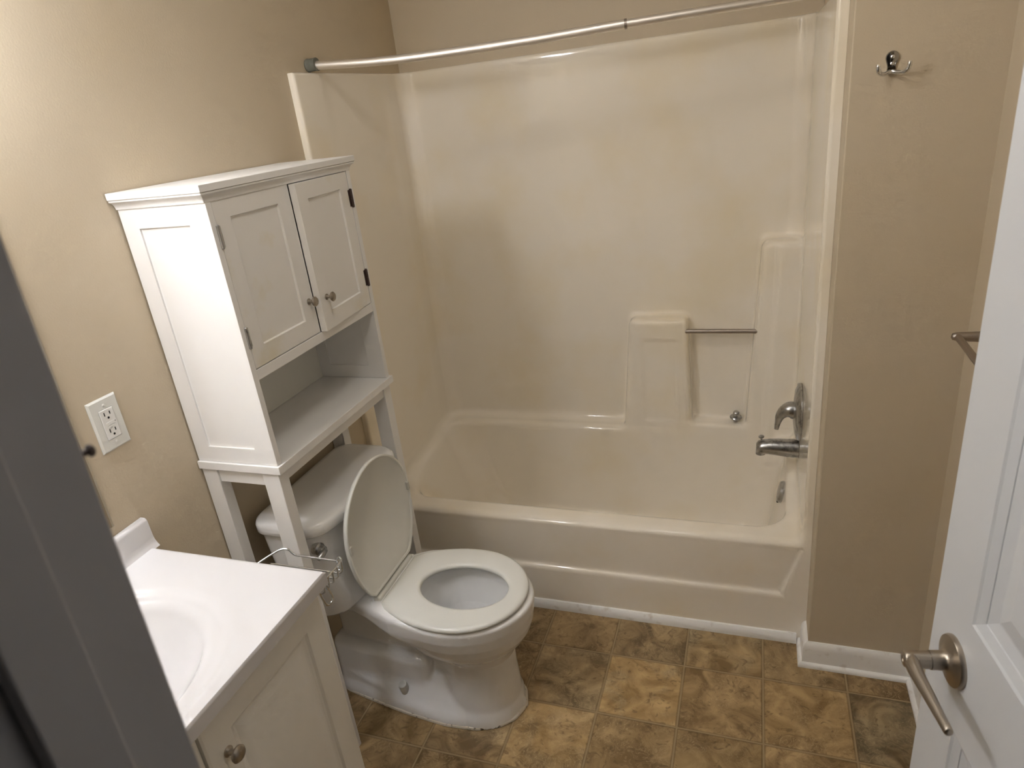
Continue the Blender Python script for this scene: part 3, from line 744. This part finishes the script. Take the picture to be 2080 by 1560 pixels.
# ------------------------------------------------------------------ open door
DE = Vector((1.515, 0.44, 0)); DU = Vector((0.1539, -0.9881, 0)); DN = Vector((-0.9881, -0.1539, 0))
DL, DZ0, DZ1, DT = 0.655, 0.012, 2.032, 0.035
door = thing('door_1', 'white panelled bathroom door standing open at right', 'door', tuple(DE + DU*(DL/2) - DN*(DT/2)))
tag(door, kind='structure')
fd = lambda a, b_, d: tuple(DE + DU*a + DN*d + Vector((0, 0, b_)))
st_, mid = 0.092, 0.086
pw = (DL - 2*st_ - mid)/2
cols = [(st_, st_+pw), (st_+pw+mid, DL-st_)]
rows = [(0.215, 0.847), (1.0195, 1.655), (1.755, 1.925)]
leaf = MB()
ua = [0, cols[0][0], cols[0][1], cols[1][0], cols[1][1], DL]; za = [DZ0, rows[0][0], rows[0][1], rows[1][0], rows[1][1], rows[2][0], rows[2][1], DZ1]
def facegrid(d, holes=True):
    for i in range(5):
        for j in range(7):
            if i in (1, 3) and j in (1, 3, 5): continue
            leaf.add([fd(ua[i], za[j], d), fd(ua[i+1], za[j], d), fd(ua[i+1], za[j+1], d), fd(ua[i], za[j+1], d)], [(0, 1, 2, 3)])
facegrid(0); facegrid(-DT)
for i in range(5):
    for zz in (DZ0, DZ1): leaf.add([fd(ua[i], zz, 0), fd(ua[i+1], zz, 0), fd(ua[i+1], zz, -DT), fd(ua[i], zz, -DT)], [(0, 1, 2, 3)])
for j in range(7):
    for uu in (0, DL): leaf.add([fd(uu, za[j], 0), fd(uu, za[j+1], 0), fd(uu, za[j+1], -DT), fd(uu, za[j], -DT)], [(0, 1, 2, 3)])
for (u0, u1) in cols:
    for (z0, z1) in rows:
        for s_, base_d in ((1, 0), (-1, -DT)):
            rings = []
            for i, d in [(0, 0), (0.003, -0.0022), (0.016, -0.0060), (0.0165, -0.0072), (0.032, -0.0105), (0.034, -0.0105), (0.0345, -0.0105), (0.064, -0.003), (0.066, -0.003)]:
                dd = base_d + s_*d
                rings.append([fd(u0+i, z0+i, dd), fd(u1-i, z0+i, dd), fd(u1-i, z1-i, dd), fd(u0+i, z1-i, dd)])
            leaf.loft(rings, cap0=False)
o = leaf.build('leaf', M_DOOR, door, angle=8)
bm = bmesh.new(); bm.from_mesh(o.data); bmesh.ops.remove_doubles(bm, verts=bm.verts, dist=1e-5); bmesh.ops.recalc_face_normals(bm, faces=bm.faces); bm.to_mesh(o.data); bm.free()
o.data.set_sharp_from_angle(angle=math.radians(8))
HU, HZ = 0.0700, 0.9405
hc = Vector(fd(HU, HZ, 0))
hd_ = tag(bpy.data.objects.new('door_handle', None), 'brushed nickel lever handle'); COL.objects.link(hd_); hd_.location = hc
hd_.parent = door; hd_.matrix_parent_inverse = parent_inv(door)
mb = MB(); mb.lathe([(0.001, 0), (0.0335, 0), (0.0340, 0.003), (0.0325, 0.0065), (0.024, 0.0085), (0.016, 0.0115), (0.0125, 0.016), (0.0122, 0.028), (0.0122, 0.030), (0.001, 0.030)], hc, DN, 48); mb.build('rose', M_NICKEL, hd_, angle=50)
mb = MB(); mb.lathe([(0.001, 0.030), (0.0112, 0.0302), (0.0114, 0.050), (0.0112, 0.058), (0.0095, 0.0605), (0.0045, 0.061), (0.0040, 0.0600), (0.0001, 0.0600)], hc, DN, 32)
rings = []
for p in spline([(0.000, 0.000, 0.0510, 0.0112, 0.0095), (0.014, 0.000, 0.0525, 0.0108, 0.0090), (0.035, 0.000, 0.0525, 0.0092, 0.0078), (0.062, 0.000, 0.0510, 0.0080, 0.0068), (0.088, 0.000, 0.0500, 0.0068, 0.0058), (0.1080, 0.000, 0.0490, 0.0060, 0.0052), (0.1110, 0.0, 0.0489, 0.0038, 0.0034)], 5):
    cc = hc + DU*p[0] + DN*p[2] + Vector((0, 0, p[1]))
    rings.append([cc + Vector((0, 0, 1))*(p[3]*math.cos(a)) + DN*(p[4]*math.sin(a)) for a in np.linspace(0, 2*pi, 20, endpoint=False)])
mb.loft(rings); mb.build('lever', M_NICKEL, hd_, angle=55)
mb = MB(); mb.lathe([(0.0042, 0.0602), (0.0030, 0.0606), (0.0001, 0.0606)], hc, DN, 18); mb.build('privacy_button', M_CHROME, hd_)

# ------------------------------------------------------------------ vanity light (above the sink, out of frame)
M_BULB = bpy.data.materials.new('lit bulb'); M_BULB.use_nodes = True
nt = M_BULB.node_tree; nt.nodes.remove(nt.nodes['Principled BSDF'])
em = nt.nodes.new('ShaderNodeEmission'); em.inputs['Color'].default_value = (0.97, 1.0, 1.07, 1); em.inputs['Strength'].default_value = 62
nt.links.new(em.outputs[0], nt.nodes['Material Output'].inputs[0])
vl = thing('vanity_light', 'chrome vanity light bar with two lit globe bulbs above the sink', 'light fixture', (0, 0.13, 1.98))
MB().box(0.001, 0.022, -0.05, 0.31, 1.955, 2.005).build('back_plate', M_CHROME, vl, bevel=0.004)
for yy in (0.01, 0.25):
    mb = MB(); mb.lathe([(0.022, 0), (0.022, 0.03), (0.014, 0.034)], (0.022, yy, 1.98), (1, 0, 0), 24); mb.build('socket', M_CHROME, vl)
    mb = MB(); mb.lathe([(0.012, 0.034)] + [(0.0625*math.sin(t), 0.0955-0.0625*math.cos(t)) for t in np.linspace(0.35, pi-0.02, 12)], (0.022, yy, 1.98), (1, 0, 0), 24); mb.build('bulb', M_BULB, vl)

# frameless mirror between the backsplash and the light bar (just out of frame)
M_MIRROR = mat('mirror glass', (0.90, 0.91, 0.90), 0.0, 1.0)
mi = thing('wall_mirror', 'frameless wall mirror above the sink, below the light bar', 'mirror', (0, 0.13, 0.95))
MB().box(0.0005, 0.004, -0.185, 0.435, 0.93, 1.86).build('backing', M_DARK, mi, smooth=False)
MB().box(0.004, 0.0055, -0.185, 0.435, 0.93, 1.86).build('mirror_glass', M_MIRROR, mi, smooth=False)
# added fill dome, unseen, to lift the shaded parts of the room
M_DOME = bpy.data.materials.new('fill dome glow'); M_DOME.use_nodes = True
nt = M_DOME.node_tree; nt.nodes.remove(nt.nodes['Principled BSDF'])
em = nt.nodes.new('ShaderNodeEmission'); em.inputs['Color'].default_value = (1.0, 0.955, 0.885, 1); em.inputs['Strength'].default_value = 14.5
nt.links.new(em.outputs[0], nt.nodes['Material Output'].inputs[0])
cl = thing('fill_dome', 'round glowing dome added as unseen fill under the bathroom ceiling', 'light fixture', (0.85, 0.55, ZC))
mb = MB(); mb.lathe([(0.001, 0), (0.175, 0), (0.175, -0.02), (0.001, -0.02)], (0.85, 0.55, ZC-0.0005), (0, 0, 1), 40); mb.build('rim', M_CHROME, cl)
mb = MB(); mb.lathe([(0.16, -0.021), (0.155, -0.035), (0.13, -0.05), (0.08, -0.060), (0.0001, -0.063)], (0.85, 0.55, ZC-0.0005), (0, 0, 1), 32); mb.build('diffuser', M_DOME, cl)

# world light off; faint fill lamp added in the unseen hall
w = bpy.data.worlds.new('World'); scene.world = w; w.use_nodes = True
w.node_tree.nodes['Background'].inputs[0].default_value = (0.6, 0.65, 0.75, 1); w.node_tree.nodes['Background'].inputs[1].default_value = 0.0
hl = bpy.data.lights.new('hall_fill', 'AREA'); hl.energy = 0.25; hl.size = 0.4; hl.color = (0.97, 0.98, 1.0)
ho = bpy.data.objects.new('hall_fill', hl); COL.objects.link(ho); ho.location = (1.2, -1.15, 2.38)

# ------------------------------------------------------------------ camera
cd = bpy.data.cameras.new('camera'); cam = bpy.data.objects.new('camera', cd); COL.objects.link(cam)
RM = Matrix(((0.9423626, -0.0248111, 0.3336722), (0.3159610, 0.3941287, -0.8630360), (-0.1100970, 0.9187203, 0.3792515)))
cam.matrix_world = Matrix.Translation((1.2699122, -0.4116509, 1.6550031)) @ RM.to_4x4()
cd.sensor_width = 36.0; cd.lens = 1366.61*36/2080; cd.clip_start = 0.02
cd.dof.use_dof = True; cd.dof.focus_distance = 1.75; cd.dof.aperture_fstop = 8.0
scene.camera = cam
try:
    cy = scene.cycles
    cy.use_adaptive_sampling = True; cy.adaptive_threshold = 0.10; cy.adaptive_min_samples = 16; cy.use_auto_tile = False; cy.time_limit = 800
    cy.max_bounces = 7; cy.diffuse_bounces = 5; cy.glossy_bounces = 4; cy.transmission_bounces = 4
    cy.blur_glossy = 0.0; cy.caustics_reflective = True; cy.sample_clamp_indirect = 0.0
    cy.use_guiding = False
except Exception:
    pass
vs_ = scene.view_settings
vs_.view_transform = 'Standard'; vs_.look = 'None'; vs_.exposure = 0.0; vs_.gamma = 1.0; vs_.use_curve_mapping = False
